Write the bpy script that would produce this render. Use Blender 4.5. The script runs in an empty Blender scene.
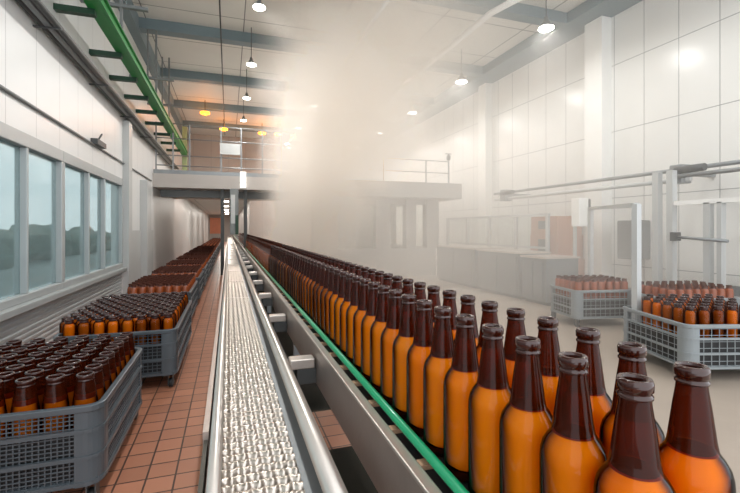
import bpy, bmesh, math, random
from mathutils import Vector, Matrix
random.seed(4)
S = 1.6                       # layout unit -> metres
C = bpy.context.scene.collection
PI = math.pi
FL = -0.85                    # floor height in layout units (eye level = 0)

# ------------------------------------------------------------ materials
def lin(c):
    return tuple(((x/255)/12.92 if x/255 <= .04045 else ((x/255+.055)/1.055)**2.4) for x in c) + (1,)

def mat(name, col, rough=.5, metal=0., var=.0, scale=4., bump=0., bscale=30., coat=0., spec=.5):
    m = bpy.data.materials.new(name); m.use_nodes = True
    nt = m.node_tree; b = nt.nodes['Principled BSDF']
    c = lin(col)
    b.inputs['Base Color'].default_value = c
    b.inputs['Roughness'].default_value = rough
    b.inputs['Metallic'].default_value = metal
    b.inputs['Coat Weight'].default_value = coat
    b.inputs['Specular IOR Level'].default_value = spec
    tc = nt.nodes.new('ShaderNodeTexCoord')
    if var:
        n = nt.nodes.new('ShaderNodeTexNoise'); n.inputs['Scale'].default_value = scale; n.inputs['Detail'].default_value = 5
        nt.links.new(tc.outputs['Object'], n.inputs['Vector'])
        mx = nt.nodes.new('ShaderNodeMix'); mx.data_type = 'RGBA'
        mx.inputs[6].default_value = tuple(x*(1-var) for x in c[:3])+(1,)
        mx.inputs[7].default_value = tuple(min(1, x*(1+var)) for x in c[:3])+(1,)
        nt.links.new(n.outputs['Fac'], mx.inputs[0]); nt.links.new(mx.outputs[2], b.inputs['Base Color'])
    if bump:
        n2 = nt.nodes.new('ShaderNodeTexNoise'); n2.inputs['Scale'].default_value = bscale
        nt.links.new(tc.outputs['Object'], n2.inputs['Vector'])
        bp = nt.nodes.new('ShaderNodeBump'); bp.inputs['Strength'].default_value = bump; bp.inputs['Distance'].default_value = .01
        nt.links.new(n2.outputs['Fac'], bp.inputs['Height']); nt.links.new(bp.outputs['Normal'], b.inputs['Normal'])
    return m

def grid_mat(name, col, groove, axes, sizes, offs, gap, rough=.4, var=.0, bump=.4, cellvar=0., spec=.5, nscale=3.):
    """flat colour cut in cells by grooves; axes e.g. ('Y','Z') in object (world) coordinates, sizes in metres"""
    m = bpy.data.materials.new(name); m.use_nodes = True
    nt = m.node_tree; N = nt.nodes; L = nt.links; b = N['Principled BSDF']
    b.inputs['Roughness'].default_value = rough; b.inputs['Specular IOR Level'].default_value = spec
    g = N.new('ShaderNodeNewGeometry'); sp = N.new('ShaderNodeSeparateXYZ'); L.new(g.outputs['Position'], sp.inputs[0])
    facs = []; cells = []
    for a, s, o in zip(axes, sizes, offs):
        ad = N.new('ShaderNodeMath'); ad.operation = 'SUBTRACT'; L.new(sp.outputs[a], ad.inputs[0]); ad.inputs[1].default_value = o
        dv = N.new('ShaderNodeMath'); dv.operation = 'DIVIDE'; L.new(ad.outputs[0], dv.inputs[0]); dv.inputs[1].default_value = s
        fl = N.new('ShaderNodeMath'); fl.operation = 'FLOOR'; L.new(dv.outputs[0], fl.inputs[0]); cells.append(fl)
        fr = N.new('ShaderNodeMath'); fr.operation = 'FRACT'; L.new(dv.outputs[0], fr.inputs[0])
        sb = N.new('ShaderNodeMath'); sb.operation = 'SUBTRACT'; L.new(fr.outputs[0], sb.inputs[0]); sb.inputs[1].default_value = .5
        ab = N.new('ShaderNodeMath'); ab.operation = 'ABSOLUTE'; L.new(sb.outputs[0], ab.inputs[0])
        gt = N.new('ShaderNodeMath'); gt.operation = 'GREATER_THAN'; L.new(ab.outputs[0], gt.inputs[0]); gt.inputs[1].default_value = .5 - gap/s/2
        facs.append(gt)
    mxm = facs[0]
    if len(facs) > 1:
        mxm = N.new('ShaderNodeMath'); mxm.operation = 'MAXIMUM'; L.new(facs[0].outputs[0], mxm.inputs[0]); L.new(facs[1].outputs[0], mxm.inputs[1])
    c = lin(col)
    base = N.new('ShaderNodeMix'); base.data_type = 'RGBA'
    base.inputs[6].default_value = tuple(x*(1-var) for x in c[:3])+(1,); base.inputs[7].default_value = tuple(min(1, x*(1+var)) for x in c[:3])+(1,)
    no = N.new('ShaderNodeTexNoise'); no.inputs['Scale'].default_value = nscale; no.inputs['Detail'].default_value = 6
    L.new(g.outputs['Position'], no.inputs['Vector'])
    fac = no.outputs['Fac']
    if cellvar:
        cv = N.new('ShaderNodeCombineXYZ'); L.new(cells[0].outputs[0], cv.inputs[0]); L.new(cells[-1].outputs[0], cv.inputs[1])
        wn = N.new('ShaderNodeTexWhiteNoise'); L.new(cv.outputs[0], wn.inputs['Vector'])
        mm = N.new('ShaderNodeMix'); mm.data_type = 'FLOAT'; mm.inputs[0].default_value = cellvar
        L.new(no.outputs['Fac'], mm.inputs[2]); L.new(wn.outputs['Value'], mm.inputs[3]); fac = mm.outputs[0]
    L.new(fac, base.inputs[0])
    fin = N.new('ShaderNodeMix'); fin.data_type = 'RGBA'; L.new(mxm.outputs[0], fin.inputs[0]); L.new(base.outputs[2], fin.inputs[6])
    fin.inputs[7].default_value = lin(groove); L.new(fin.outputs[2], b.inputs['Base Color'])
    inv = N.new('ShaderNodeMath'); inv.operation = 'SUBTRACT'; inv.inputs[0].default_value = 1; L.new(mxm.outputs[0], inv.inputs[1])
    bp = N.new('ShaderNodeBump'); bp.inputs['Strength'].default_value = bump; bp.inputs['Distance'].default_value = .01
    L.new(inv.outputs[0], bp.inputs['Height']); L.new(bp.outputs['Normal'], b.inputs['Normal'])
    return m

def glass_mat(name, face, edge, gloss=.06, rough=.03, blend=.5, band=None, body=None):
    m = bpy.data.materials.new(name); m.use_nodes = True
    nt = m.node_tree; N = nt.nodes; L = nt.links; N.remove(N['Principled BSDF'])
    out = N['Material Output']
    lw = N.new('ShaderNodeLayerWeight'); lw.inputs['Blend'].default_value = blend
    mx = N.new('ShaderNodeMix'); mx.data_type = 'RGBA'; mx.inputs[6].default_value = face+(1,); mx.inputs[7].default_value = edge+(1,)
    if band:
        mr = N.new('ShaderNodeMapRange'); mr.interpolation_type = 'SMOOTHSTEP'; mr.inputs[1].default_value = band[0]; mr.inputs[2].default_value = band[1]
        L.new(lw.outputs['Facing'], mr.inputs[0]); L.new(mr.outputs[0], mx.inputs[0])
    else: L.new(lw.outputs['Facing'], mx.inputs[0])
    tr = N.new('ShaderNodeBsdfTransparent'); L.new(mx.outputs[2], tr.inputs[0])
    gl = N.new('ShaderNodeBsdfGlossy'); gl.inputs['Roughness'].default_value = rough
    fr = N.new('ShaderNodeFresnel'); fr.inputs[0].default_value = 1.38
    geo = N.new('ShaderNodeNewGeometry'); ib = N.new('ShaderNodeMath'); ib.operation = 'SUBTRACT'; ib.inputs[0].default_value = 1; L.new(geo.outputs['Backfacing'], ib.inputs[1])
    fs = N.new('ShaderNodeMath'); fs.operation = 'MULTIPLY'; fs.inputs[1].default_value = .6; L.new(fr.outputs[0], fs.inputs[0]); fm = N.new('ShaderNodeMath'); fm.operation = 'MULTIPLY'; L.new(fs.outputs[0], fm.inputs[0]); L.new(ib.outputs[0], fm.inputs[1])
    ms = N.new('ShaderNodeMixShader'); L.new(fm.outputs[0], ms.inputs[0]); L.new(tr.outputs[0], ms.inputs[1]); L.new(gl.outputs[0], ms.inputs[2])
    if body:
        df = N.new('ShaderNodeBsdfDiffuse'); df.inputs[0].default_value = lin(body[0]); m2 = N.new('ShaderNodeMixShader'); m2.inputs[0].default_value = body[1]
        L.new(tr.outputs[0], m2.inputs[1]); L.new(df.outputs[0], m2.inputs[2]); L.new(m2.outputs[0], ms.inputs[1])
    L.new(ms.outputs[0], out.inputs[0])
    return m

def emit_mat(name, col, strength):
    m = bpy.data.materials.new(name); m.use_nodes = True
    b = m.node_tree.nodes['Principled BSDF']; b.inputs['Base Color'].default_value = lin(col)
    b.inputs['Emission Color'].default_value = lin(col); b.inputs['Emission Strength'].default_value = strength
    return m

M = {}
M['wall'] = grid_mat('white_wall_panels', (222,222,219), (140,142,142), ('Y','Z'), (.40*S, .835*S), (3.63*S, 1.225*S), .012, rough=.28, var=.03, bump=.5)
M['wall_l'] = grid_mat('white_wall_sheets', (214,215,214), (170,172,172), ('Y',), (.42*S,), (.1*S,), .010, rough=.35, var=.03, bump=.5)
M['wall_far'] = grid_mat('grey_far_wall', (176,172,168), (140,138,136), ('X',), (.5*S,), (0,), .012, rough=.5, var=.05)
M['ceil'] = grid_mat('ceiling_tiles', (214,213,208), (120,122,120), ('X','Y'), (1.25*S, .95*S), (.2*S, .2*S), .022, rough=.6, var=.04)
M['tile'] = grid_mat('terracotta_tiles', (172,116,90), (80,60,52), ('X','Y'), (.092*S, .092*S), (.01*S, .03*S), .010, rough=.32, var=.22, bump=.6, cellvar=.55)
M['concrete'] = mat('beige_concrete', (160,147,134), .45, var=.12, scale=2.2, bump=.1, bscale=20)
M['corr'] = mat('grey_corrugated_sheet', (176,180,182), .35, .3, var=.05)
M['frame'] = mat('grey_window_aluminium', (168,172,172), .4, .2, var=.03)
M['dark'] = mat('dark_rubber', (30,30,31), .6, var=.2, scale=20)
M['steel'] = mat('brushed_steel', (208,200,192), .30, .75, var=.1, scale=9, bump=.05, bscale=90)
M['steel2'] = mat('stained_steel', (176,164,156), .36, .65, var=.18, scale=6, bump=.08, bscale=60)
M['chain'] = mat('polished_chain_steel', (192,183,173), .30, .95, var=.12, scale=22)
M['dkpanel'] = mat('dark_steel', (66,64,56), .4, .5, var=.2)
M['galv'] = mat('galvanised_steel', (140,144,146), .45, .6, var=.12, scale=8)
M['pgrey'] = mat('light_grey_paint', (186,188,187), .4, .1, var=.04)
M['mgrey'] = mat('mid_grey_paint', (120,124,124), .45, .1, var=.06)
M['dgrey'] = mat('dark_grey_paint', (74,76,76), .5, .2, var=.1)
M['beam'] = mat('blue_grey_paint', (116,132,138), .5, var=.06)
M['green'] = mat('green_beam_paint', (34,128,58), .4, var=.12, scale=5)
M['dkgreen'] = mat('dark_green_paint', (24,62,42), .45, var=.12)
M['ggreen'] = mat('green_guide_plastic', (14,146,96), .3, var=.05, coat=.3)
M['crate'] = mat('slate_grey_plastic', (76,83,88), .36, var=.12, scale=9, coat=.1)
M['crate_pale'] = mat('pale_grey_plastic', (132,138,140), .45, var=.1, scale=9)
M['deck'] = mat('warm_grey_paint', (178,172,167), .5, var=.04)
M['booth'] = mat('grey_booth_paint', (158,156,153), .5, var=.04)
M['tan'] = mat('tan_slat_plastic', (176,140,112), .45, var=.15, scale=20)
M['card'] = mat('brown_cardboard', (176,128,104), .7, var=.1)
M['white'] = mat('white_paint', (235,235,232), .35, var=.02)
M['cream'] = mat('cream_yellow_paint', (152,166,122), .5, var=.05)
M['orange'] = mat('orange_glow_paint', (226,140,106), .5, var=.2)
M['leaf'] = mat('hedge_green', (70,92,84), .7, var=.4, scale=6)
M['bldg'] = mat('pale_render', (205,208,208), .6, var=.05)
M['ground'] = mat('outdoor_gravel', (120,128,126), .8, var=.15)
M['lampon'] = emit_mat('lamp_diffuser_glow', (255,250,238), 14)
M['amber'] = emit_mat('amber_lamp_glow', (255,150,30), 9)
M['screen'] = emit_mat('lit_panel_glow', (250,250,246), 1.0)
# bottle
M['neckglass'] = glass_mat('brown_bottle_glass', (.34,.095,.034), (.05,.017,.009), blend=.42, body=((92,34,12), .26))
M['bodyglass'] = glass_mat('amber_bottle_glass', (1,.95,.85), (.06,.016,.005), blend=.5, band=(.13,.58))
M['lip'] = mat('brown_glass_lip', (50,18,10), .16, coat=.15, spec=.5)
def beer_mat(name, c0, c1, tl=.4):
    m = bpy.data.materials.new(name); m.use_nodes = True
    nt = m.node_tree; N = nt.nodes; L = nt.links; N.remove(N['Principled BSDF'])
    d = N.new('ShaderNodeBsdfDiffuse'); t = N.new('ShaderNodeBsdfTranslucent'); s = N.new('ShaderNodeMixShader'); s.inputs[0].default_value = tl
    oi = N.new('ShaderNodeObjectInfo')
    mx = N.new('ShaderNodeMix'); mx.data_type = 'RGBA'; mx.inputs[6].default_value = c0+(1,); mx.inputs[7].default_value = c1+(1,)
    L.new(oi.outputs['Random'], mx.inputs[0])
    for q in (d, t): L.new(mx.outputs[2], q.inputs[0])
    L.new(d.outputs[0], s.inputs[1]); L.new(t.outputs[0], s.inputs[2]); L.new(s.outputs[0], N['Material Output'].inputs[0])
    return m
M['beer_mixed'] = beer_mat('amber_and_shaded_beer', (.22,.040,.005), (.95,.25,.007))  # random browner tone per bottle, for uneven light along the conveyor rows
M['beer_far'] = beer_mat('brown_beer', (.70,.17,.010), (.70,.17,.010))
M['far_body'] = mat('amber_bottle_far', (140,68,32), .25, var=.3, scale=9)
M['far_neck'] = mat('brown_neck_far', (88,44,31), .22, var=.2, scale=9)
M['far_lip'] = mat('brown_lip_far', (88,54,44), .2)
M['beer_top'] = mat('dark_beer_surface', (52,20,6), .08)
M['beer'] = beer_mat('orange_beer', (1,.27,.004), (1,.34,.007))

def pane_mat():
    m = bpy.data.materials.new('misted_window_glass'); m.use_nodes = True
    nt = m.node_tree; N = nt.nodes; L = nt.links; b = N['Principled BSDF']
    b.inputs['Base Color'].default_value = lin((128,146,148)); b.inputs['Roughness'].default_value = .12
    tr = N.new('ShaderNodeBsdfTransparent'); tr.inputs[0].default_value = (.82,.9,.9,1)
    ms = N.new('ShaderNodeMixShader'); ms.inputs[0].default_value = .5
    L.new(tr.outputs[0], ms.inputs[1]); L.new(b.outputs[0], ms.inputs[2]); L.new(ms.outputs[0], N['Material Output'].inputs[0])
    return m
M['pane'] = pane_mat()
M['clear'] = glass_mat('clear_guard_glass', (.96,.98,.97), (.93,.95,.95))

# ------------------------------------------------------------ mesh helpers (layout units)
def nb(): return bmesh.new()
def box(bm, x0, x1, y0, y1, z0, z1, mi=0):
    v = [bm.verts.new((x, y, z)) for z in (z0, z1) for y in (y0, y1) for x in (x0, x1)]
    for f in ((0,2,3,1),(4,5,7,6),(0,1,5,4),(2,6,7,3),(0,4,6,2),(1,3,7,5)):
        fc = bm.faces.new([v[i] for i in f]); fc.material_index = mi
    return bm
def bar(bm, p, q, w, h, mi=0):
    """box section bar from p to q (w sideways, h upwards)"""
    p, q = Vector(p), Vector(q); d = (q-p).normalized()
    up = Vector((0,0,1)) if abs(d.z) < .95 else Vector((0,1,0))
    s = d.cross(up).normalized(); u = s.cross(d)
    r = [[bm.verts.new(e + s*a*w/2 + u*b*h/2) for a, b in ((-1,-1),(1,-1),(1,1),(-1,1))] for e in (p, q)]
    for i in range(4):
        bm.faces.new((r[0][i], r[0][(i+1)%4], r[1][(i+1)%4], r[1][i])).material_index = mi
    bm.faces.new(r[0][::-1]); bm.faces.new(r[1])
    return bm
def tube(bm, pts, r, seg=12, cap=True):
    pts = [Vector(p) for p in pts]; rings = []
    ref = None
    for i, p in enumerate(pts):
        d = (pts[min(i+1, len(pts)-1)] - pts[max(i-1, 0)]).normalized()
        up = Vector((0,0,1)) if abs(d.z) < .9 else Vector((1,0,0))
        s = d.cross(up).normalized()
        if ref is not None and s.dot(ref) < 0: s = -s
        ref = s; u = s.cross(d)
        rings.append([bm.verts.new(p + (s*math.cos(2*PI*k/seg) + u*math.sin(2*PI*k/seg))*r) for k in range(seg)])
    for a, b in zip(rings, rings[1:]):
        for k in range(seg):
            f = bm.faces.new((a[k], a[(k+1)%seg], b[(k+1)%seg], b[k])); f.smooth = True
    if cap: bm.faces.new(rings[0][::-1]); bm.faces.new(rings[-1])
    return bm
def lathe(bm, prof, seg=20, c=(0,0,0), mis=None, close_top=True, close_bot=True):
    rings = []
    for r, z in prof:
        rings.append([bm.verts.new((c[0]+r*math.cos(2*PI*k/seg), c[1]+r*math.sin(2*PI*k/seg), c[2]+z)) for k in range(seg)])
    for i, (a, b) in enumerate(zip(rings, rings[1:])):
        for k in range(seg):
            f = bm.faces.new((a[k], a[(k+1)%seg], b[(k+1)%seg], b[k])); f.smooth = True
            if mis: f.material_index = mis[i]
    if close_bot: bm.faces.new(rings[0][::-1])
    if close_top: bm.faces.new(rings[-1])
    return bm
def rrect(w, l, r, n=4):
    pts = []
    for cx, cy, a0 in ((w/2-r, l/2-r, 0), (-w/2+r, l/2-r, PI/2), (-w/2+r, -l/2+r, PI), (w/2-r, -l/2+r, 3*PI/2)):
        for k in range(n+1):
            a = a0 + PI/2*k/n; pts.append((cx+r*math.cos(a), cy+r*math.sin(a)))
    return pts
def rring(bm, w, l, r, t, z0, z1):
    o = rrect(w, l, r); i = rrect(w-2*t, l-2*t, max(r-t, .004)); n = len(o)
    V = [[bm.verts.new((p[0], p[1], z)) for p in q] for q, z in ((o, z0), (o, z1), (i, z1), (i, z0))]
    for a in range(4):
        A, B = V[a], V[(a+1)%4]
        for k in range(n):
            bm.faces.new((A[k], A[(k+1)%n], B[(k+1)%n], B[k]))
    return bm

BASE = {}
def thing(name, label, cat, base, group=None, rz=0, kind=None):
    o = bpy.data.objects.new(name, None); o.empty_display_size = .05; C.objects.link(o)
    o.location = Vector(base)*S; o.rotation_euler = (0, 0, rz); BASE[o] = Vector(base)
    if kind: o['kind'] = kind
    if label: o['label'] = label
    if cat: o['category'] = cat
    if group: o['group'] = group
    return o
def obj(name, bm, m, parent=None, local=False, label=None, bevel=0):
    """bm is in layout world coordinates unless local=True (relative to the parent)"""
    bmesh.ops.recalc_face_normals(bm, faces=bm.faces)
    me = bpy.data.meshes.new(name)
    if parent is not None:
        org = Vector((0,0,0)); off = Vector((0,0,0)) if local else BASE[parent]
    else:
        xs = [v.co for v in bm.verts]
        off = Vector(((min(v.x for v in xs)+max(v.x for v in xs))/2, (min(v.y for v in xs)+max(v.y for v in xs))/2, min(v.z for v in xs)))
        if local: off = Vector((0,0,0))
        org = off
    for v in bm.verts: v.co = (v.co - off)*S
    bm.to_mesh(me); bm.free()
    for x in (m if isinstance(m, (list, tuple)) else [m]): me.materials.append(M[x])
    o = bpy.data.objects.new(name, me); C.objects.link(o)
    o.location = org*S; BASE[o] = off
    if parent is not None: o.parent = parent
    if label: o['label'] = label
    if bevel:
        b = o.modifiers.new('bevel', 'BEVEL'); b.width = bevel*S; b.segments = 2; b.limit_method = 'ANGLE'
    return o
def tag(o, label, cat, group=None, kind=None):
    o['label'] = label; o['category'] = cat
    if group: o['group'] = group
    if kind: o['kind'] = kind
    return o
def struct(name, bm, m):
    o = obj(name, bm, m); o['kind'] = 'structure'; return o
def copy_tree(o, parent=None, label=None):
    c = o.copy(); C.objects.link(c); BASE[c] = BASE[o]
    if parent is not None: c.parent = parent
    if label: c['label'] = label
    for ch in list(o.children): copy_tree(ch, c)
    return c
def put(o, x, y, z, rz=0):
    o.location = Vector((x, y, z))*S; o.rotation_euler = (0, 0, rz); BASE[o] = Vector((x, y, z)); return o
def BX(*a): return box(nb(), *a)

# ------------------------------------------------------------ room shell
XL, XR, YB, ZC = -1.25, 4.6, 13.5, 2.82
bm = nb(); box(bm, XL-.1, .62, -1.2, 30, FL-.1, FL, 0); box(bm, .62, XR+.1, -1.2, YB+.2, FL-.1, FL, 1)
struct('floor', bm, ['tile', 'concrete'])
struct('ceiling', BX(XL-.1, XR+.1, .0, YB+.2, ZC, ZC+.1), 'ceil')
# left wall: corrugated below the window band, smooth above
WY0, WY1, WZ0, WZ1 = -.6, 5.9, -.47, .62
bm = nb()
box(bm, XL-.12, XL, -.8, 30, WZ1, 1.0, 0); box(bm, XL-.12, XL, -.8, YB, 1.0, ZC, 0)
box(bm, XL-.12, XL, WY1, 30, FL, WZ1, 0)
box(bm, XL-.12, XL-.012, -.8, WY1, FL, WZ0, 1); box(bm, XL-.12, XL, -.8, WY0, WZ0, WZ1, 0)
z = FL
while z < WZ0-.03:
    v = [bm.verts.new((x, y, zz)) for y in (-.8, WY1) for x, zz in ((XL-.012, z), (XL, z+.006), (XL, z+.020), (XL-.012, z+.026))]
    for k in range(3): bm.faces.new((v[k], v[k+1], v[k+5], v[k+4])).material_index = 1
    z += .036
struct('wall_left', bm, ['wall_l', 'corr'])
struct('wall_right', BX(XR, XR+.1, .5, YB+.2, FL, ZC), 'wall')
bm = nb(); box(bm, XL, XR, YB, YB+.15, .95, ZC); box(bm, .62, XR, YB, YB+.15, FL, .95)
struct('wall_back', bm, 'wall_far')
struct('wall_corridor', BX(.62, .74, YB+.15, 30, FL, .95), 'wall_far')
struct('wall_end', BX(XL, .74, 30, 30.1, FL, .95), 'wall_far')
struct('ceiling_corridor', BX(XL-.1, .74, YB+.15, 30, .95, 1.02), 'ceil')
# pilasters on the right wall
struct('trim_1', BX(XR-.16, XR, 4.07, 4.34, FL, 2.72), 'white')
struct('trim_2', BX(XR-.14, XR, 6.62, 6.85, FL, 2.72), 'white')
struct('trim_3', BX(XL, XL+.07, 5.93, 6.12, FL, 1.35), 'pgrey')
struct('trim_4', BX(XL, XL+.10, 7.0, 7.35, FL, .73), 'pgrey')
struct('baseboard_right', BX(XR-.03, XR, .5, YB, FL, FL+.14), 'mgrey')
# left windows
def win_y(px, X=XL):
    u = (px-370)/420; t = (.319+.948*u)/(.948-.319*u); return X/t
def window(name, ys):
    r = thing(name, None, None, (XL, ys[0], WZ0), kind='structure')
    bm = nb(); y0, y1 = ys[0], ys[-1]
    box(bm, XL-.09, XL+.012, y0, y1, WZ0, WZ0+.05); box(bm, XL-.09, XL+.012, y0, y1, WZ1-.09, WZ1)
    for i, y in enumerate(ys):
        w = .035 if i in (0, len(ys)-1) else .011
        box(bm, XL-.06, XL+.012, max(y-w, y0), min(y+w, y1), WZ0+.05, WZ1-.09)
    obj('window_frame', bm, 'frame', r, bevel=.006)
    for a, b in zip(ys, ys[1:]): obj('window_pane', BX(XL-.035, XL-.028, a+.012, b-.012, WZ0+.04, WZ1-.08), 'pane', r)
    obj('window_sill', BX(XL-.02, XL+.06, y0, y1, WZ0-.045, WZ0), 'frame', r, bevel=.005)
ya, yb, yc = win_y(26), win_y(62), win_y(88)
yd = win_y(104)
window('window_1', [-.6, .55, 1.6, ya, yb]); window('window_2', [yb, yc, yd, WY1])
struct('door_1', BX(XL, XL+.02, 6.2, 6.95, FL, -.02), 'pgrey')
struct('door_2', BX(XL, XL+.02, 7.6, 8.05, FL, -.02), 'pgrey')
# ceiling beams
for i, y in enumerate((2.55, 4.45, 6.35, 8.2, 10.1, 11.95)):
    b = BX(XL, XR-.42, y-.08, y+.08, 2.68, ZC); struct('trim_%d' % (5+i), b, 'beam')
struct('trim_11', BX(XR-.42, XR, .5, YB, 2.68, ZC), 'beam')
struct('trim_12', BX(XL, XL+.12, .5, YB, 2.62, ZC), 'beam')

# outside the windows
tag(obj('gravel_yard', BX(-14, XL-.12, -4, 24, FL-.1, FL-.02), 'ground'), 'grey gravel yard seen through the left windows', 'ground')
tag(obj('outbuilding', box(box(nb(), -9, -6.5, 4.5, 9, FL-.02, .75), -9.1, -6.4, 4.4, 9.1, .75, .85), 'bldg'), 'pale flat-roofed building seen through the misted left windows', 'building')
bm = nb()
for k in range(60):
    y = 1+k*.32; bmesh.ops.create_icosphere(bm, subdivisions=2, radius=.5, matrix=Matrix.Translation((-5.2+random.uniform(-.3,.3), y, FL+.25+random.uniform(-.1,.25))))
for v in bm.verts: v.co += Vector([random.uniform(-.05,.05) for _ in range(3)])
tag(obj('hedge', bm, 'leaf'), 'dark green hedge outside the left windows', 'hedge', kind='stuff')

# ------------------------------------------------------------ bottle prototypes
PROF = [(.024,0),(.0305,.003),(.0315,.016),(.0315,.124),(.0309,.132),(.0290,.1395),(.0248,.1470),(.0206,.1530),(.0190,.162),(.0152,.192),(.0128,.208),(.0122,.2150)]
LIP = [(.0122,.2135),(.0138,.2142),(.0138,.2162),(.0126,.2170),(.0126,.2195),(.0140,.2205),(.0142,.2265),(.0130,.2300),(.0096,.2300),(.0090,.2270),(.0090,.2140)]
BEER = [(.020,.012),(.0280,.018),(.0283,.124),(.0277,.132),(.0258,.1395),(.0218,.1465),(.0184,.1525),(.0180,.1535)]
STUBBY = [(.024,0),(.0285,.003),(.0290,.010),(.0290,.188),(.0280,.196),(.0245,.204),(.0205,.209),(.0190,.212),(.0182,.214),(.0178,.216)]
STUBLIP = [(.0178,.2140),(.0200,.2150),(.0200,.2170),(.0186,.2180),(.0186,.2190),(.0204,.2205),(.0206,.2275),(.0190,.2300),(.0142,.2300),(.0136,.2270),(.0136,.2130)]
STUBBEER = [(.020,.006),(.0268,.010),(.0272,.186),(.0250,.196),(.0200,.2045),(.0170,.207)]
CONE = [(.024,0),(.0295,.003),(.0305,.010),(.0305,.130),(.0298,.142),(.0280,.155),(.0258,.172),(.0236,.190),(.0222,.202),(.0205,.2135)]
CONELIP = [(r_+.0062, z_) for r_, z_ in LIP]
CONEBEER = [(.020,.006),(.0278,.010),(.0282,.130),(.0276,.142),(.0255,.156),(.0234,.172),(.0214,.184)]
def bottle_proto(seg, sc=1.0, prof=None, lip=None, beer=None):
    f = lambda P: [(r*sc, z*sc) for r, z in P]
    if prof:
        g = obj('beer_bottle', lathe(nb(), f(prof), seg, mis=[1,1]+[0]*4+[1]*8, close_top=False), ['bodyglass', 'neckglass'], local=True)
        bm = lathe(nb(), f(beer), seg); bm.faces.ensure_lookup_table(); bm.faces[-1].material_index = 1
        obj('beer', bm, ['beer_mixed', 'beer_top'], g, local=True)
        obj('bottle_lip', lathe(nb(), f(lip), seg, close_top=False, close_bot=False), 'lip', g, local=True)
        return g
    mis = [1]*2 + [0]*5 + [1]*4
    g = obj('beer_bottle', lathe(nb(), f(PROF), seg, mis=mis, close_top=False), ['bodyglass', 'neckglass'], local=True)
    bm = lathe(nb(), f(BEER), seg); bm.faces.ensure_lookup_table(); bm.faces[-1].material_index = 1
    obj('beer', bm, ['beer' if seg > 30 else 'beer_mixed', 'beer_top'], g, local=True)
    obj('bottle_lip', lathe(nb(), f(LIP), seg, close_top=False, close_bot=False), 'lip', g, local=True)
    return g
proto = {}
used = set()
def bottle(key, x, y, z, label, group):
    if key not in proto:
        proto[key] = {'near': lambda: bottle_proto(36), 'mid': lambda: bottle_proto(18), 'big': lambda: bottle_proto(24, 1.25, CONE, CONELIP, CONEBEER), 'stub': lambda: bottle_proto(18, 1.0, STUBBY, STUBLIP, STUBBEER)}[key]()
    o = proto[key]
    if key in used: o = copy_tree(o)
    used.add(key)
    put(o, x, y, z, random.uniform(0, 6))
    tag(o, label, 'bottle', group)
    return o

# ------------------------------------------------------------ bottle conveyor (right line)
BZ = -.357
ORD = ['first','second','third','fourth','fifth','sixth','seventh','eighth','ninth','tenth','eleventh','twelfth']
NI = 47
ya_, yb_ = .268, .276
rest = []
for k in range(-1, 200):
    y = ya_ + k*.068
    if y > 14.5: break
    for row, x, yy in (('near', .329, y), ('far', (.410, .421, .432)[min(max(k,0), 2)], yb_ + k*.0705)):
        if yy > 14.5: continue
        if k < NI:
            if k < 0: 
                # partly below the frame, closest to the camera
                if row == 'far': continue
                continue
            side = 'beside the green rail' if row == 'near' else 'behind the row beside the green rail'
            rw = 'front row' if row == 'near' else 'back row'
            if k < 12: lab, grp = '%s brown bottle from the camera end in the %s of the conveyor' % (ORD[k], rw), 'bottles standing in two rows on the conveyor'
            else: lab, grp = 'brown bottle past the twelfth in the %s of the conveyor' % rw, 'bottles in the %s of the conveyor past the twelfth' % rw
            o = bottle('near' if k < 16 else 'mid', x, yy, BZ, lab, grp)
            o['group'] = grp
        else: rest.append((x, yy))
def many_bottles(name, pts, sc, seg, label, z=None, stub=False):
    bm = nb()
    for p in pts:
        x, y = p[:2]; zz = p[2] if len(p) > 2 else z
        if stub:
            lathe(bm, [(.028,0),(.029,.01),(.029,.19),(.024,.205),(.018,.213),(.0204,.216),(.0204,.230)], seg, (x, y, zz), mis=[1,0,0,1,2,2], close_top=False)
            lathe(bm, [(.0265,.012),(.027,.188),(.021,.203)], seg, (x, y, zz), mis=[3,3], close_bot=False)
            bm.faces.ensure_lookup_table(); bm.faces[-1].material_index = 3
            continue
        lathe(bm, [(r*sc, h*sc) for r, h in ((.0295,0),(.0305,.01),(.0305,.130),(.0235,.150),(.0180,.168),(.0130,.212),(.0152,.214),(.0152,.230))], seg, (x, y, zz), mis=[1,0,0,1,1,2,2], close_top=False)
        n0 = len(bm.faces)
        lathe(bm, [(.027*sc,.012*sc),(.0275*sc,.132*sc),(.021*sc,.150*sc)], seg, (x, y, zz), mis=[3,3], close_bot=False)
        bm.faces.ensure_lookup_table(); bm.faces[-1].material_index = 3
    return tag(obj(name, bm, ['far_body','far_neck','far_lip','beer_far']), label, 'bottles', kind='stuff')
many_bottles('beer_bottles', [(x, y, BZ) for x, y in rest], 1, 8, 'blurred far stretch of brown bottles vanishing down the conveyor into steam')

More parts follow.
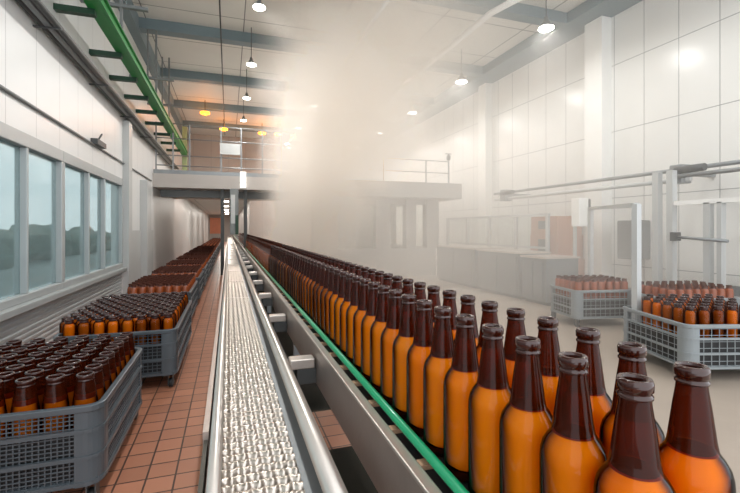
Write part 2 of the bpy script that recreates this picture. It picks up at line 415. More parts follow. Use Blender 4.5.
cv = thing('bottle_conveyor', 'steel bottle conveyor with green guide rail carrying two rows of brown bottles', 'conveyor', (.4, 0, FL))
Y0, Y1 = -.15, 26
obj('side_plate', BX(.262, .270, Y0, Y1, -.487, -.362), 'steel2', cv)
obj('top_lip', BX(.256, .276, Y0, Y1, -.366, -.358), 'steel', cv, bevel=.002)
obj('bed', BX(.276, .50, Y0, Y1, -.40, -.368), 'dark', cv)
for k in range(90):
    obj('slat', BX(.272, .50, .1+k*.12, .1+k*.12+.018, -.368, -.360), 'tan', cv)
obj('running_strip', BX(.300, .46, Y0, Y1, -.360, -.3575), 'dark', cv)
bm = tube(nb(), [(.289, y, -.345) for y in (Y0, 2, 5, 10, Y1)], .0075, 10)
obj('guide_rail', bm, 'ggreen', cv, label='green round guide rail')
obj('outer_plate', BX(.50, .508, Y0, Y1, -.487, -.34), 'steel2', cv)
for k in range(14):
    y = .55+k*1.4
    for x in (.285, .47): obj('leg', BX(x, x+.03, y, y+.03, FL, -.40), 'galv', cv)
    obj('cross_bar', BX(.315, .47, y+.005, y+.025, -.60, -.57), 'galv', cv)

# ------------------------------------------------------------ chain conveyor (left line)
cc = thing('chain_conveyor', 'empty steel chain conveyor with wavy metal mesh belt beside the tiled aisle', 'conveyor', (.06, 0, FL))
bm = nb()
nx = 42; ys = []
y = .5
while y < 26:
    ys.append(y); y += .0034 if y < 2.4 else (.0052 if y < 6 else (.1 if y < 10 else 1.0))
bx0, bx1 = -.012, .128
prev = None
for y in ys:
    row = []
    for i in range(nx+1):
        u = i/nx; x = bx0 + (bx1-bx0)*u
        amp = .0074 if y < 3 else .0074*max(0, (6-y)/3)
        sc_ = math.sin(2*PI*x/.0235 )
        ph = y + .0030*sc_ + .005*math.sin(17*x+y*5)
        w = .5+.5*math.sin(2*PI*ph/.0262)
        z = -.470 + amp*(1 - 2.4*(1-w)**3 + .06*sc_*w) + amp*.10*math.sin(2*PI*x/.0118+y*60)
        row.append(bm.verts.new((x, y, z)))
    if prev:
        for i in range(nx):
            f = bm.faces.new((prev[i], prev[i+1], row[i+1], row[i])); f.smooth = True
    prev = row
obj('mesh_belt', bm, 'chain', cc, label='polished wavy metal belt')
obj('dark_gap_strip', box(BX(.20, .40, .3, 1.22, -.66, -.655), .20, .36, 1.5, 26, -.66, -.655), 'dkpanel', cc)  # dark strips laid in to darken the gap between the two conveyors
obj('belt_bed', BX(-.03, .165, .3, 26, -.52, -.482), 'dark', cc)
bm = nb(); box(bm, .130, .162, .3, 26, -.482, -.474)
obj('wear_strip', bm, 'galv', cc)
for k in range(12):
    y = 2.95+k*.95; obj('belt_joint', BX(bx0, bx1, y, y+.02, -.470, -.4625), 'steel', cc)
obj('left_rail', tube(nb(), [(-.024, y, -.432) for y in (.2, 3, 8, 26)], .0125, 12), 'steel', cc)
obj('inner_rail_wall', BX(-.022, -.014, .2, 26, -.50, -.435), 'steel', cc)
obj('side_panel', BX(-.052, -.040, .95, 26, -.60, -.428), 'steel2', cc)
obj('near_side_panel', BX(-.050, -.042, .1, .95, -.60, -.445), 'dkpanel', cc)
obj('right_rail', tube(nb(), [(.163, y, -.425) for y in (.2, 3, 8, 26)], .018, 16), 'steel', cc)
obj('right_plate', BX(.165, .172, .2, 26, -.58, -.44), 'steel2', cc)
for k in range(16):
    y = 1.30+k*.70
    c = obj('clamp', BX(.180, .255, y, y+.05, -.435, -.405), 'steel', cc, bevel=.003)
    obj('clamp_block', BX(.200, .262, y+.005, y+.055, -.485, -.436), 'dgrey', c, bevel=.003)
    if k % 2 == 0:
        obj('leg', BX(-.04, -.01, y, y+.03, FL, -.52), 'galv', cc)
        obj('leg', BX(.175, .205, y+.06, y+.09, FL, -.45), 'galv', cc)
        obj('cross_bar', BX(-.01, .175, y+.065, y+.085, -.66, -.63), 'galv', cc)

# ------------------------------------------------------------ crates
def crate(w, l, label, x, y, rz=0, group='plastic bottle crates', m='crate', wire=.022, h=.245, zb=-.78, fine=True):
    """near right corner frame: centre at x,y"""
    r = thing('bottle_crate', label, 'crate', (x, y, FL), group, rz)
    b = zb-FL
    R = .048; t = .014
    obj('rim', rring(nb(), w+.012, l+.012, R, .020, b+h-.020, b+h), m, r, local=True, bevel=.003)
    bm = nb()
    for zz in (b+h*.66, b+h*.33, b+.004): rring(bm, w+.010, l+.010, R, .012, zz, zz+.012)
    obj('rib_band', bm, m, r, local=True)
    bm = nb(); pts = rrect(w, l, R)
    # wires of the mesh wall
    seg = []
    for i in range(len(pts)):
        a, c_ = Vector(pts[i]), Vector(pts[(i+1) % len(pts)]); n = max(1, int((c_-a).length/wire))
        for k in range(n): seg.append(a.lerp(c_, k/n))
    for p in seg:
        p2 = p*(1-.006/p.length); box(bm, p2.x-.0016, p2.x+.0016, p2.y-.0016, p2.y+.0016, b, b+h-.01)
    zz = b+wire
    while zz < b+h-.02:
        rring(bm, w-.004, l-.004, R, .003, zz, zz+.0028); zz += wire*.8
    obj('mesh_wall', bm, m, r, local=True)
    for sx in (-1, 1):
        for sy in (-1, 1):
            cx, cy = sx*(w/2-.03), sy*(l/2-.03)
            bm = nb(); n = 6; a0 = math.atan2(sy, sx)
            ctr = Vector((sx*(w/2-R), sy*(l/2-R)))
            q = []
            for k in range(n+1):
                a = a0 - PI/4 - .0 + (PI/2)*k/n
                q.append((ctr.x+math.cos(a)*(R+.002), ctr.y+math.sin(a)*(R+.002), ctr.x+math.cos(a)*(R-.008), ctr.y+math.sin(a)*(R-.008)))
            # flat wings along the two sides
            e = .05
            q0 = (q[0][0]-(0 if sx*sy > 0 else 0), q[0][1])
            V = [[bm.verts.new((p[0], p[1], z)) for z in (b, b+h-.012)] + [bm.verts.new((p[2], p[3], z)) for z in (b+h-.012, b)] for p in q]
            for A, B in zip(V, V[1:]):
                for k in range(4): bm.faces.new((A[k], A[(k+1)%4], B[(k+1)%4], B[k]))
            bm.faces.new(V[0]); bm.faces.new(V[-1][::-1])
            ex0, ex1 = sorted((sx*(w/2-R-.022), sx*(w/2-R))); yy0, yy1 = sorted((sy*(l/2-.008), sy*(l/2+.002)))
            box(bm, ex0, ex1, yy0, yy1, b, b+h-.012)
            ey0, ey1 = sorted((sy*(l/2-R-.022), sy*(l/2-R))); xx0, xx1 = sorted((sx*(w/2-.008), sx*(w/2+.002)))
            box(bm, xx0, xx1, ey0, ey1, b, b+h-.012)
            obj('corner_post', bm, m, r, local=True)
            cs = obj('caster', box(box(nb(), cx-.014, cx-.010, cy-.02, cy+.02, .012, b), cx+.010, cx+.014, cy-.02, cy+.02, .012, b), 'dgrey', r, local=True)
            wb = tube(nb(), [(cx-.009, cy, .024), (cx+.009, cy, .024)], .0238, 14)
            BASE[cs] = Vector((0,0,0)); obj('wheel', wb, 'dark', cs, local=True)
    obj('crate_base', BX(-w/2+.01, w/2-.01, -l/2+.01, l/2-.01, b, b+.02), m, r, local=True)
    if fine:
        obj('dark_liner', rring(nb(), w-.03, l-.03, R, .006, b+.02, b+h*.64), 'dark', r, local=True)  # dark upright ring behind the lower mesh, darkening what shows through
    return r

# crate 1, nearest on the left
c1 = crate(.74, .66, 'nearest slate grey mesh crate of bottles in the left aisle', -.74, 1.81, wire=.0155)
n = 0
for j in range(8):
    for i in range(8):
        x, y = -.43-i*.0815+random.uniform(-.003,.003), 1.555+j*.078
        if j == 0: lab = '%s bottle from the right in the front row of the nearest left crate' % ORD[i]
        else: lab = 'brown bottle in the %s row back of the nearest left crate' % ORD[j]
        if i < 8:
            bottle('big', x, y, -.459-.2875, lab, 'bottles in the nearest left crate, row %s' % ORD[j]); n += 1
# crate 2
c2 = crate(.56, .98, 'slate grey crate of brown bottles standing second along the left wall', -.545, 2.95)
for j in range(15):
    for i in range(8):
        x, y = -.312-i*.0655-.031*(j % 2)+random.uniform(-.002,.002), 2.52+j*.0600
        if y > 3.40: continue
        row = 'front' if j == 0 else ORD[j] if j < 12 else 'rearmost'
        bottle('stub', x, y, -.460-.23, 'brown bottle in the %s row of the second crate along the left wall' % (row if j < 12 else 'rearmost') , 'bottles in the second left crate, %s row' % row)
# crates further along
NEXT = ['third','fourth','fifth','sixth','seventh','eighth','ninth','tenth']
rest2 = []
yk = 3.87
for k in range(8):
    l = .86; pitch = (1.12 if k < 6 else 1.2)
    if k == 0: c3 = crate(.50, l, 'slate grey crate of brown bottles, third along the left wall', -.56, yk+l/2, wire=.03, fine=False); cr = c3
    else:
        cr = copy_tree(c3, label='slate grey crate of bottles, %s along the left wall' % NEXT[k]); put(cr, -.56, yk+l/2, FL)
    for j in range(13):
        for i in range(7): rest2.append((-.352-i*.0655-.031*(j % 2), yk+.05+j*.0625, -.46-.23))
    yk += pitch
for q in range(9):                                 # rows of loaded crates vanishing down the corridor
    cr = copy_tree(c3, label='distant bottle crate, far down the left aisle'); cr['group'] = 'crates far down the left aisle'
    put(cr, -.56, yk+.43, FL)
    for j in range(7):
        for i in range(5): rest2.append((-.36-i*.095, yk+.06+j*.12, -.46-.23))
    yk += 1.25
# right-hand crates
a1 = -.29
def loc(cx, cy, rz, dx, dy): return cx+dx*math.cos(rz)-dy*math.sin(rz), cy+dx*math.sin(rz)+dy*math.cos(rz)
# near-left corner at (2.40,1.64)
w, l = .78, .58
cx, cy = loc(2.40, 1.64, a1, w/2, l/2)
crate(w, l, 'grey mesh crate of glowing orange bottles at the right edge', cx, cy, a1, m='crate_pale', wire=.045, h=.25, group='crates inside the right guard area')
for j in range(6):
    for i in range(9):
        x, y = loc(cx, cy, a1, -w/2+.07+i*.082, -l/2+.065+j*.088)
        if i > 4 and j == 0 or i > 6: continue
        bottle('stub', x, y, -.44-.23, 'brown bottle in the %s row of the crate at the right edge' % ('front' if j == 0 else ORD[j]), 'bottles in the right edge crate, row %s' % ORD[j])
a2 = -.20; w, l = .56, .42
cx, cy = loc(2.83, 2.86, a2, w/2, l/2)
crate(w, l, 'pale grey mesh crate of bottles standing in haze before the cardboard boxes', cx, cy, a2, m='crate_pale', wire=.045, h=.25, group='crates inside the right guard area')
for j in range(5):
    for i in range(7):
        x, y = loc(cx, cy, a2, -w/2+.06+i*.073, -l/2+.055+j*.076); rest2.append((x, y, -.44-.23))
w, l = .75, .42; cx, cy = 3.75-.0, 3.0
cx, cy = 3.50, 2.42
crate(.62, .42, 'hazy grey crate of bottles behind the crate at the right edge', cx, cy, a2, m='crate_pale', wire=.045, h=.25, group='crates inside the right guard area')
for j in range(5):
    for i in range(8):
        x, y = loc(cx, cy, a2, -.62/2+.06+i*.071, -.42/2+.055+j*.076); rest2.append((x, y, -.44-.23))
many_bottles('beer_bottles', rest2, 1, 7, 'brown bottles packed in the distant left crates and the hazy right crates', stub=True)

# ------------------------------------------------------------ overhead green beam with brackets, pipes, hangers (left)
gb = thing('green_track_beam', 'long green steel beam running overhead along the left wall', 'beam', (-1.0, 0, 1.7))
bm = nb(); box(bm, -1.03, -.97, .6, 8.0, 1.70, 1.715); box(bm, -1.005, -.995, .6, 8.0, 1.715, 1.805); box(bm, -1.04, -.94, .6, 8.0, 1.805, 1.82)
bm.clear(); box(bm, -1.03, -.925, .6, 10.7, 1.70, 1.80)
obj('beam', bm, 'green', gb, bevel=.006)
bm = nb(); box(bm, -.926, -.905, .6, 10.7, 1.70, 1.712); box(bm, -.926, -.905, .6, 10.7, 1.788, 1.80)
obj('flange', bm, 'green', gb)
for y in (2.95, 3.75, 4.6, 5.3, 6.0, 6.7, 7.4, 8.2, 9.0, 9.8): obj('bracket', BX(-1.25, -.98, y, y+.06, 1.655, 1.70), 'dkgreen', gb, label='dark green bracket arm')
obj('end_post', BX(-1.03, -.93, 10.70, 10.8, .97, 2.4), 'cream', gb, label='pale yellow-green end post')
pb = thing('pipe_bundle', 'dark grey pipes and cable tray along the top of the left wall', 'pipes', (-1.17, 0, 1.38))
for x, z, r_, mm in ((-1.12, 1.40, .022, 'dgrey'), (-1.17, 1.40, .024, 'mgrey'), (-1.215, 1.41, .024, 'dgrey')):
    obj('pipe', tube(nb(), [(x, y, z) for y in (.5, 4, 10.7)], r_, 10), mm, pb)
for k in range(6): obj('pipe_clip', BX(-1.25, -1.09, 1.0+k*1.2, 1.02+k*1.2, 1.365, 1.375), 'dgrey', pb)
for y, x in ((4.35, -.93), (6.3, -.93), (7.6, -.93)):
    h = thing('hanger_frame', 'steel hanger holding the green beam from the ceiling %s' % {4.35:'nearest the camera', 6.3:'midway along the beam', 7.6:'at the far end of the beam'}[y], 'hanger', (x, y, 1.8), 'hangers for the green beam')
    obj('rod', BX(x-.012, x+.012, y, y+.024, 1.80, ZC), 'mgrey', h)
    obj('rod', BX(x-.112, x-.092, y, y+.02, 1.80, ZC), 'mgrey', h)
    obj('cross_arm', BX(-1.25, x+.22, y-.01, y+.03, 2.02, 2.05), 'mgrey', h)
ct = thing('wall_conduit', 'thin grey conduit with a small junction device on the left wall', 'conduit', (-1.23, 0, .8))
obj('conduit', tube(nb(), [(-1.237, y, .815) for y in (.4, 3, 7.9)], .011, 8), 'mgrey', ct)
dv = obj('junction_device', BX(-1.25, -1.19, 4.65, 4.95, .82, .87), 'dgrey', ct)
obj('lever', tube(nb(), [(-1.20, 4.7, .86), (-1.18, 4.75, .93)], .008, 6), 'dgrey', dv)
tag(obj('drop_pipe', tube(nb(), [(-1.215, 5.95, z) for z in (.64, 1.0, 1.37)], .02, 8), 'mgrey'), 'grey pipe dropping down the left wall beside the window end', 'pipe')

# ceiling pipes and conduit
def path(pts, name, m, r, label, seg=14):
    return tag(obj(name, tube(nb(), pts, r, seg), m), label, 'pipe')
path([(3.35, 3.55, 2.70), (3.1, 3.55, 2.52), (2.86, 3.75, 2.42), (2.76, 4.0, 2.40), (2.76, 6, 2.40), (2.76, 12.5, 2.40)], 'ceiling_pipe', 'white', .035, 'white pipe bending at its near end and running along under the right ceiling')
path([(1.58, 3.6, 2.40), (1.58, 7, 2.40), (1.58, 12.5, 2.40)], 'ceiling_pipe', 'white', .024, 'thin white pipe under the ceiling fading into the steam plume')
path([(-.1, 3.0, 2.64), (-.1, 8, 2.64), (-.1, 12.5, 2.64)], 'ceiling_conduit', 'dgrey', .009, 'thin dark conduit running along the ceiling left of the lamps', 8)

# ------------------------------------------------------------ lamps
def light(name, kind, loc_, energy, col, size, parent):
    d = bpy.data.lights.new(name, kind); d.energy = energy; d.color = col
    if kind == 'AREA': d.shape = 'DISK'; d.size = size
    else: d.shadow_soft_size = size
    o = bpy.data.objects.new(name, d); C.objects.link(o); o.location = (Vector(loc_)-BASE[parent])*S; o.parent = parent
    return o
def highbay(x, y, z, sc, label, group, e):
    r = thing('pendant_lamp', label, 'lamp', (x, y, z), group)
    obj('lamp_shade', lathe(nb(), [(.085*sc, 0), (.083*sc, .01*sc), (.055*sc, .05*sc), (.03*sc, .085*sc), (.022*sc, .13*sc), (.0*sc+.004, .135*sc)], 20, (x, y, z), close_bot=False), 'mgrey', r)
    obj('diffuser', lathe(nb(), [(.07*sc, -.012), (.086*sc, -.004), (.084*sc, .006)], 20, (x, y, z)), 'lampon', r)
    obj('stem', tube(nb(), [(x, y, z+.13*sc), (x, y, ZC)], .005, 6), 'dgrey', r)
    light('lamp_light', 'AREA', (x, y, z-.022), e, (1, .985, .96), .14*sc*S, r)
E = 44
for k in range(6):
    highbay(3.45, 3.92+k*1.85, 2.3, 1.0, '%s bell-shaped lamp from the camera in the right-hand ceiling row' % ORD[k], 'right row of ceiling lamps', E)
for x, y, lab in ((3.45, 2.07, 'unseen ceiling lamp just above the top edge of the view, right row'), (.3, 2.9, 'unseen ceiling lamp just above the top edge of the view, over the conveyors'), (.3, 1.3, 'unseen ceiling lamp overhead near the camera, over the conveyors')):  # unseen lamps continuing the rows, added to brighten floor and bottles
    highbay(x, y, 2.3, .9, lab, 'lamps above the view', E)
for k in range(2, 6):
    highbay(2.3, 4.03+k*1.85, 2.3, .9, 'hazy ceiling lamp, number %d back in the row left of the white bent pipe' % (k-1), 'hazy lamps over the steam', E)
for k in range(2, 5):
    highbay(1.5, 4.05+k*1.85, 2.3, .8, 'dim ceiling lamp inside the steam plume, number %d back' % (k-1), 'hazy lamps over the steam', E*1.25)
for k in range(4):
    highbay(.3, 4.5+k*1.6, 2.3, .75, '%s round lamp back in the ceiling row above the conveyors' % ORD[k], 'row of lamps above the conveyors', E)
for i, (px, py, d, lab) in enumerate(((205,114.5,9.2,'upper left amber lamp under the ceiling beyond the platform'), (223.7,130.5,10.8,'amber lamp above the platform railing post'), (262,134.5,11.2,'first amber lamp right of the railing sign'), (278,135.5,11.3,'middle amber lamp beyond the steam'), (294,137.5,11.4,'rightmost amber lamp beyond the steam'))):
    rr = (px-370)/420*d; x = .948*rr+.319*d; y = -.319*rr+.948*d; z = (229-py)/420*d
    r = thing('amber_lamp', lab, 'lamp', (x, y, z), 'amber lamps over the far platform')
    obj('diffuser', lathe(nb(), [(.05, 0), (.10, .02), (.10, .05), (.05, .06)], 16, (x, y, z)), 'amber', r)
    obj('stem', tube(nb(), [(x, y, z+.06), (x, y, ZC)], .008, 6), 'dgrey', r)
    light('lamp_light', 'POINT', (x, y, z-.08), 16, (1, .36, .10), .1, r)

for k in range(5):
    y = 14.5+k*3.2
    r = thing('corridor_lamp', '%s flat ceiling lamp along the far low corridor' % ORD[k], 'lamp', (-.1, y, .90), 'corridor lamps')
    obj('diffuser', BX(-.2, .0, y, y+.5, .91, .92), 'lampon', r); obj('housing', BX(-.22, .02, y-.02, y+.52, .92, .95), 'white', r)
    light('lamp_light', 'AREA', (-.1, y+.25, .90), 60, (1, .93, .85), .5, r)
# ------------------------------------------------------------ far platform with railing
pf = thing('platform', 'grey raised platform with railings crossing the conveyors at the far end', 'platform', (-.4, 8.1, .73))
obj('deck', BX(XL+.0, 1.28, 8.1, 11.2, .73, .97), 'deck', pf)
obj('under_beam', BX(XL+.05, 1.28, 8.6, 8.8, .60, .73), 'mgrey', pf)
for x in (-1.2, -.93, -.66, -.13, .22, .6, .95, 1.25): obj('railing_post', BX(x-.012, x+.012, 8.12, 8.145, .97, 1.87), 'galv', pf)
for z in (1.12, 1.3, 1.6, 1.86): obj('handrail', tube(nb(), [(-1.2, 8.13, z), (1.26, 8.13, z)], .010, 8), 'galv', pf)
obj('toe_board', BX(-1.24, 1.28, 8.105, 8.115, .97, 1.04), 'galv', pf)
for x in (-.11, .30): obj('support_column', BX(x-.03, x+.03, 8.2, 8.3, FL, .73), 'dgrey', pf)
tag(obj('notice_board', box(box(nb(), -.15, .20, 8.09, 8.108, 1.36, 1.54), -.16, .21, 8.092, 8.106, 1.54, 1.56), 'pgrey'), 'small white panel hung on the platform railing', 'panel')
mb = thing('filling_machine', 'narrow grey-green machine cabinet hanging from the platform over the chain conveyor', 'machine', (.1, 8.15, -.1))
obj('cabinet', BX(.02, .17, 8.0, 8.18, -.1, .73), 'mgrey', mb, bevel=.006)
obj('inspection_pane', BX(.04, .11, 7.993, 8.0, .1, .62), 'pgrey', mb)
obj('green_cover', BX(.115, .17, 7.985, 8.0, -.1, .25), 'dkgreen', mb)
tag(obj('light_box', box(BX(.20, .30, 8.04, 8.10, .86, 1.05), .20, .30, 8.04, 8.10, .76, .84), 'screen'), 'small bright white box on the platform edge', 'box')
tag(obj('orange_glow_panel', BX(-.95, -.25, 24.0, 24.02, -.25, .6), 'orange'), 'blurred orange panel standing in for the glow at the far end of the aisle', 'glow panel')  # flat orange panel standing in for the glow at the aisle end

# ------------------------------------------------------------ control booth with canopy
bo = thing('control_booth', 'grey control booth under a flat canopy standing in the haze', 'booth', (2.6, 6.9, FL))
obj('canopy', BX(1.55, 3.9, 6.5, 9.4, .53, .80), 'booth', bo, bevel=.01)
obj('lower_wall', BX(1.3, 3.6, 6.92, 7.0, FL, -.34), 'booth', bo)
obj('side_wall', BX(3.52, 3.6, 7.0, 9.2, FL, -.34), 'booth', bo)
for x0, x1 in ((1.3, 1.75), (2.43, 2.69), (3.0, 3.19), (3.40, 3.64)): obj('pillar', BX(x0, x1, 6.88, 7.05, -.34, .53), 'booth', bo)
obj('header', BX(1.3, 3.6, 6.93, 7.0, .44, .53), 'booth', bo)
for x0, x1 in ((1.75, 2.43), (2.69, 3.0), (3.19, 3.40)):
    obj('window_pane', BX(x0, x1, 6.955, 6.965, -.34, .44), 'clear', bo)
for y in (7.9, 8.9): obj('pillar', BX(3.48, 3.62, y, y+.12, -.34, .53), 'booth', bo)
obj('back_wall', BX(1.3, 3.6, 9.2, 9.3, FL, .53), 'white', bo)
obj('mullion', BX(2.08, 2.11, 6.94, 6.97, -.34, .44), 'white', bo)
rg = thing('canopy_railing', 'thin handrail on top of the control booth canopy', 'railing', (2.8, 6.7, .8))
for x in (1.8, 2.5, 3.3, 3.75): obj('railing_post', BX(x-.01, x+.01, 6.7, 6.72, .80, 1.22), 'galv', rg)
for z in (1.0, 1.21): obj('handrail', tube(nb(), [(1.8, 6.71, z), (3.75, 6.71, z)], .008, 8), 'galv', rg)
vl = thing('valve', 'small dark valve on a thin pipe above the canopy corner', 'valve', (3.72, 6.9, 1.25))
obj('body', lathe(nb(), [(.02,0),(.035,.02),(.035,.08),(.02,.1)], 12, (3.72, 6.66, 1.22)), 'dgrey', vl)
obj('handle', tube(nb(), [(3.66, 6.66, 1.34), (3.78, 6.66, 1.34)], .008, 6), 'dgrey', vl)
obj('pipe', tube(nb(), [(3.72, 6.66, 1.32), (3.72, 6.66, 1.34)], .01, 6), 'dgrey', vl)
tag(obj('lit_ceiling_strip', box(nb(), 2.75, 3.3, 7.6, 7.75, .49, .53), 'screen'), 'lit ceiling fitting inside the control booth', 'light')

# low machine cabinets
for i, (y0, y1, z, lab) in enumerate(((5.15, 6.3, -.29, 'far low grey cabinet with a steel top beside the control booth'), (4.2, 5.08, -.30, 'middle low grey cabinet with a steel top in the haze'), (3.75, 4.15, -.33, 'short low grey cabinet nearest the hazy bottle crate'))):
    r = thing('machine_cabinet', lab, 'cabinet', (3.5, y0, FL), 'low machine cabinets')
    obj('body', BX(3.3, 3.75, y0, y1, FL+.04, z), 'mgrey', r, bevel=.006)
    obj('top', BX(3.28, 3.77, y0-.01, y1+.01, z, z+.02), 'steel', r)
    obj('plinth', BX(3.34, 3.72, y0+.02, y1-.02, FL, FL+.04), 'dgrey', r)
    obj('door', BX(3.29, 3.30, y0+.05, (y0+y1)/2-.01, FL+.08, z-.04), 'mgrey', r)
    obj('door', BX(3.29, 3.30, (y0+y1)/2+.01, y1-.05, FL+.08, z-.04), 'mgrey', r)

# guard fence along the right, gates, pipes
gf = thing('guard_fence', 'grey framed safety fence with mesh-free glass panels behind the cabinets', 'fence', (3.95, 5.9, FL))
gf['label'] = 'long light grey guard fence standing behind the low cabinets'
yy = [4.46, 5.1, 5.75, 6.4, 7.1]
for y in yy: obj('fence_post', BX(3.93, 3.97, y-.02, y+.02, FL, .207), 'pgrey', gf)
for z in (.19, -.25): obj('fence_rail', BX(3.935, 3.965, 4.46, 7.1, z-.015, z+.015), 'pgrey', gf)
for a, b in zip(yy, yy[1:]): obj('fence_pane', BX(3.947, 3.953, a+.02, b-.02, -.235, .175), 'clear', gf)
pg = thing('portal_frame', 'pale grey portal frame of two posts and a top bar between the right crates', 'frame', (2.58, 2.1, FL))
obj('post', BX(2.56, 2.60, 2.07, 2.11, FL, .165), 'pgrey', pg)
pass
obj('post', BX(3.58, 3.62, 3.42, 3.46, FL, .225), 'pgrey', pg)
obj('top_bar', bar(nb(), (2.58, 2.09, .16), (3.60, 3.44, .215), .035, .03), 'pgrey', pg)
ge = thing('right_enclosure', 'tall light grey guard enclosure frame below the pipe bracket on the right', 'enclosure', (3.95, 2.6, FL))
for y, w_ in ((2.98, .03), (2.84, .03), (2.52, .025), (2.42, .018), (1.9, .03)): obj('post', BX(3.92, 3.98, y-w_, y+w_, FL, .55 if y > 2.7 else .23), 'pgrey', ge)
obj('top_bar', BX(3.92, 3.98, 1.5, 2.80, .22, .26), 'white', ge)
obj('latch_bar', tube(nb(), [(3.90, 2.34, -.10), (3.90, 2.80, -.07)], .014, 8), 'galv', ge)
obj('latch', BX(3.87, 3.93, 2.74, 2.80, -.11, -.03), 'dgrey', ge)
rp = thing('wall_pipes', 'pair of galvanised pipes on brackets running along the right wall', 'pipes', (4.1, 3.5, .5))
obj('pipe', tube(nb(), [(4.15, y, .575) for y in (1.4, 3, 5.9)], .020, 12), 'galv', rp)
obj('pipe', tube(nb(), [(4.15, y, .475) for y in (2.8, 4, 5.9)], .022, 12), 'pgrey', rp)
obj('pipe', tube(nb(), [(4.05, y, .50) for y in (1.4, 2, 2.95)], .020, 12), 'galv', rp)
for y in (2.9, 5.6):
    bb = obj('bracket', BX(4.05, 4.6, y-.03, y+.03, .52, .56), 'galv', rp)
    obj('bracket_clamp', BX(4.08, 4.22, y-.06, y+.06, .44, .62), 'galv', bb, bevel=.01)
    obj('motor', tube(nb(), [(4.06, y-.28, .56), (4.06, y-.02, .56)], .035, 10), 'dgrey', bb)
eb = thing('control_box', 'light grey electrical box mounted on a post in front of the cardboard boxes', 'electrical box', (3.9, 3.88, FL))
obj('enclosure', BX(3.84, 3.98, 3.83, 3.95, .03, .36), 'white', eb, bevel=.008)
obj('side_cover', BX(3.98, 4.02, 3.84, 3.95, .04, .35), 'dgrey', eb)
obj('post', BX(3.90, 3.93, 3.955, 3.985, FL, .36), 'pgrey', eb)
for i, (x0, x1, y0, y1, z0, z1, lab) in enumerate(((4.05, 4.5, 4.38, 4.95, FL, -.40, 'bottom brown carton stacked behind the control box'), (4.06, 4.48, 4.4, 4.93, -.40, -.08, 'middle brown carton stacked behind the control box'), (4.05, 4.46, 4.4, 4.9, -.08, .17, 'topmost brown carton of the stack behind the control box'))):
    t = thing('cardboard_box', lab, 'box', (x0, y0, z0), 'stacked cardboard boxes')
    obj('carton', BX(x0, x1, y0, y1, z0, z1), 'card', t, bevel=.004)
    obj('tape', BX((x0+x1)/2-.02, (x0+x1)/2+.02, y0-.002, y1+.002, z1, z1+.003), 'tan', t)
    obj('side_label', BX(x0-.003, x0, (y0+y1)/2-.12, (y0+y1)/2+.10, z0+.08, z1-.06), 'dgrey', t)
tag(obj('junction_cabinet', BX(4.38, 4.6, 3.55, 3.80, -.35, .10), 'mgrey', bevel=.01), 'mid grey cabinet fixed on the right wall beside the white pilaster', 'cabinet')
tag(obj('floor_drum', lathe(nb(), [(.07,0),(.075,.02),(.075,.3),(.07,.32),(.05,.33)], 18, (4.35, 2.55, FL)), 'dgrey'), 'dark drum standing on the floor inside the right enclosure', 'drum')

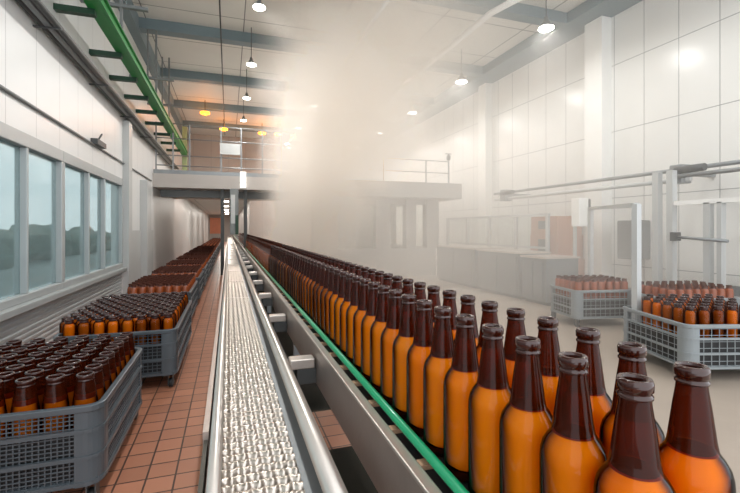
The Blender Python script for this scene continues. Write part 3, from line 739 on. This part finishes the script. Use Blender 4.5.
# ------------------------------------------------------------ steam
def steam():
    bm = BX(.25, 4.5, 1.5, 13.3, FL+.01, 2.66)
    o = obj('steam', bm, [], local=False)
    m = bpy.data.materials.new('drifting_steam'); m.use_nodes = True
    nt = m.node_tree; N = nt.nodes; L = nt.links; N.remove(N['Principled BSDF'])
    vs = N.new('ShaderNodeVolumePrincipled'); vs.inputs['Color'].default_value = (.993,.955,.91,1); vs.inputs['Anisotropy'].default_value = .1
    g = N.new('ShaderNodeNewGeometry'); tc = g.outputs['Position']
    sp = N.new('ShaderNodeSeparateXYZ'); L.new(tc, sp.inputs[0])
    def mth(op, a, b=None, c=None, clamp=False):
        n = N.new('ShaderNodeMath'); n.operation = op; n.use_clamp = clamp
        for i, v in enumerate((a, b, c)):
            if v is None: continue
            if isinstance(v, (int, float)): n.inputs[i].default_value = v
            else: L.new(v, n.inputs[i])
        return n.outputs[0]
    X, Y, Z = (mth('DIVIDE', sp.outputs[i], S) for i in range(3))
    # plume axis drifts right as it rises; radius grows
    h = mth('ADD', Z, .4)                                 # height above the source
    ax = mth('ADD', mth('MULTIPLY', h, .20), 1.2)
    ay = mth('ADD', mth('MULTIPLY', h, -.55), 7.0)
    no = N.new('ShaderNodeTexNoise'); no.inputs['Scale'].default_value = .95; no.inputs['Detail'].default_value = 4; no.inputs['Roughness'].default_value = .6
    L.new(tc, no.inputs['Vector'])
    n2 = N.new('ShaderNodeTexNoise'); n2.inputs['Scale'].default_value = 1.5; n2.inputs['Detail'].default_value = 5; n2.inputs['Roughness'].default_value = .65; n2.inputs['Distortion'].default_value = .4; L.new(tc, n2.inputs['Vector'])
    wob = mth('MULTIPLY', mth('SUBTRACT', no.outputs['Fac'], .5), 1.2)
    dx = mth('ADD', mth('SUBTRACT', X, ax), wob); dy = mth('MULTIPLY', mth('SUBTRACT', Y, ay), .55)
    d2 = mth('SQRT', mth('ADD', mth('MULTIPLY', dx, dx), mth('MULTIPLY', dy, dy)))
    rad = mth('ADD', mth('MULTIPLY', h, .30), .95)
    q = mth('SUBTRACT', 1.0, mth('DIVIDE', d2, rad), clamp=True)
    plume = mth('MULTIPLY', mth('MULTIPLY', mth('MULTIPLY', q, q), mth('MULTIPLY', mth('SUBTRACT', n2.outputs['Fac'], .30, clamp=True), 3.0)), PL)
    # low haze, thinning near the camera and with height
    hz = mth('MULTIPLY', mth('MULTIPLY', mth('SUBTRACT', Y, 1.5), .5, clamp=True), mth('SUBTRACT', 1.15, mth('MULTIPLY', mth('ADD', Z, .85), .29), clamp=True))
    hz = mth('MULTIPLY', mth('MULTIPLY', hz, mth('ADD', mth('MULTIPLY', no.outputs['Fac'], 1.2), .3)), HZ)
    edge = mth('MULTIPLY', mth('SUBTRACT', X, .25), 2.2, clamp=True)
    L.new(mth('ADD', mth('MULTIPLY', plume, edge), mth('MULTIPLY', hz, mth('MULTIPLY', mth('SUBTRACT', X, .6), 1.4, clamp=True))), vs.inputs['Density'])
    L.new(vs.outputs[0], N['Material Output'].inputs['Volume'])
    o.data.materials.append(m)
    tag(o, 'cloud of warm white steam rising behind the bottle conveyor', 'steam', kind='stuff')
PL, HZ = 3.6, .17
steam()

# ------------------------------------------------------------ world and camera
w = bpy.data.worlds.new('overcast'); bpy.context.scene.world = w; w.use_nodes = True
nt = w.node_tree; bg = nt.nodes['Background']
bg.inputs[0].default_value = (.92, .96, 1.0, 1); bg.inputs[1].default_value = 2.5
sc = bpy.context.scene
cam = bpy.data.cameras.new('camera'); co = bpy.data.objects.new('camera', cam); C.objects.link(co)
cam.sensor_width = 36; cam.lens = 36*420/740; cam.shift_y = -17.5/740
cam.clip_start = .02; cam.clip_end = 200
co.location = (0, 0, 0); co.rotation_euler = (PI/2, 0, -math.atan2(.319, .948))
sc.camera = co
sc.cycles.volume_bounces = 10
sc.cycles.max_bounces = 14
sc.cycles.transparent_max_bounces = 24
sc.view_settings.view_transform = 'Standard'; sc.view_settings.look = 'None'; sc.view_settings.gamma = 1
sc.view_settings.exposure = .0; sc.view_settings.use_curve_mapping = False
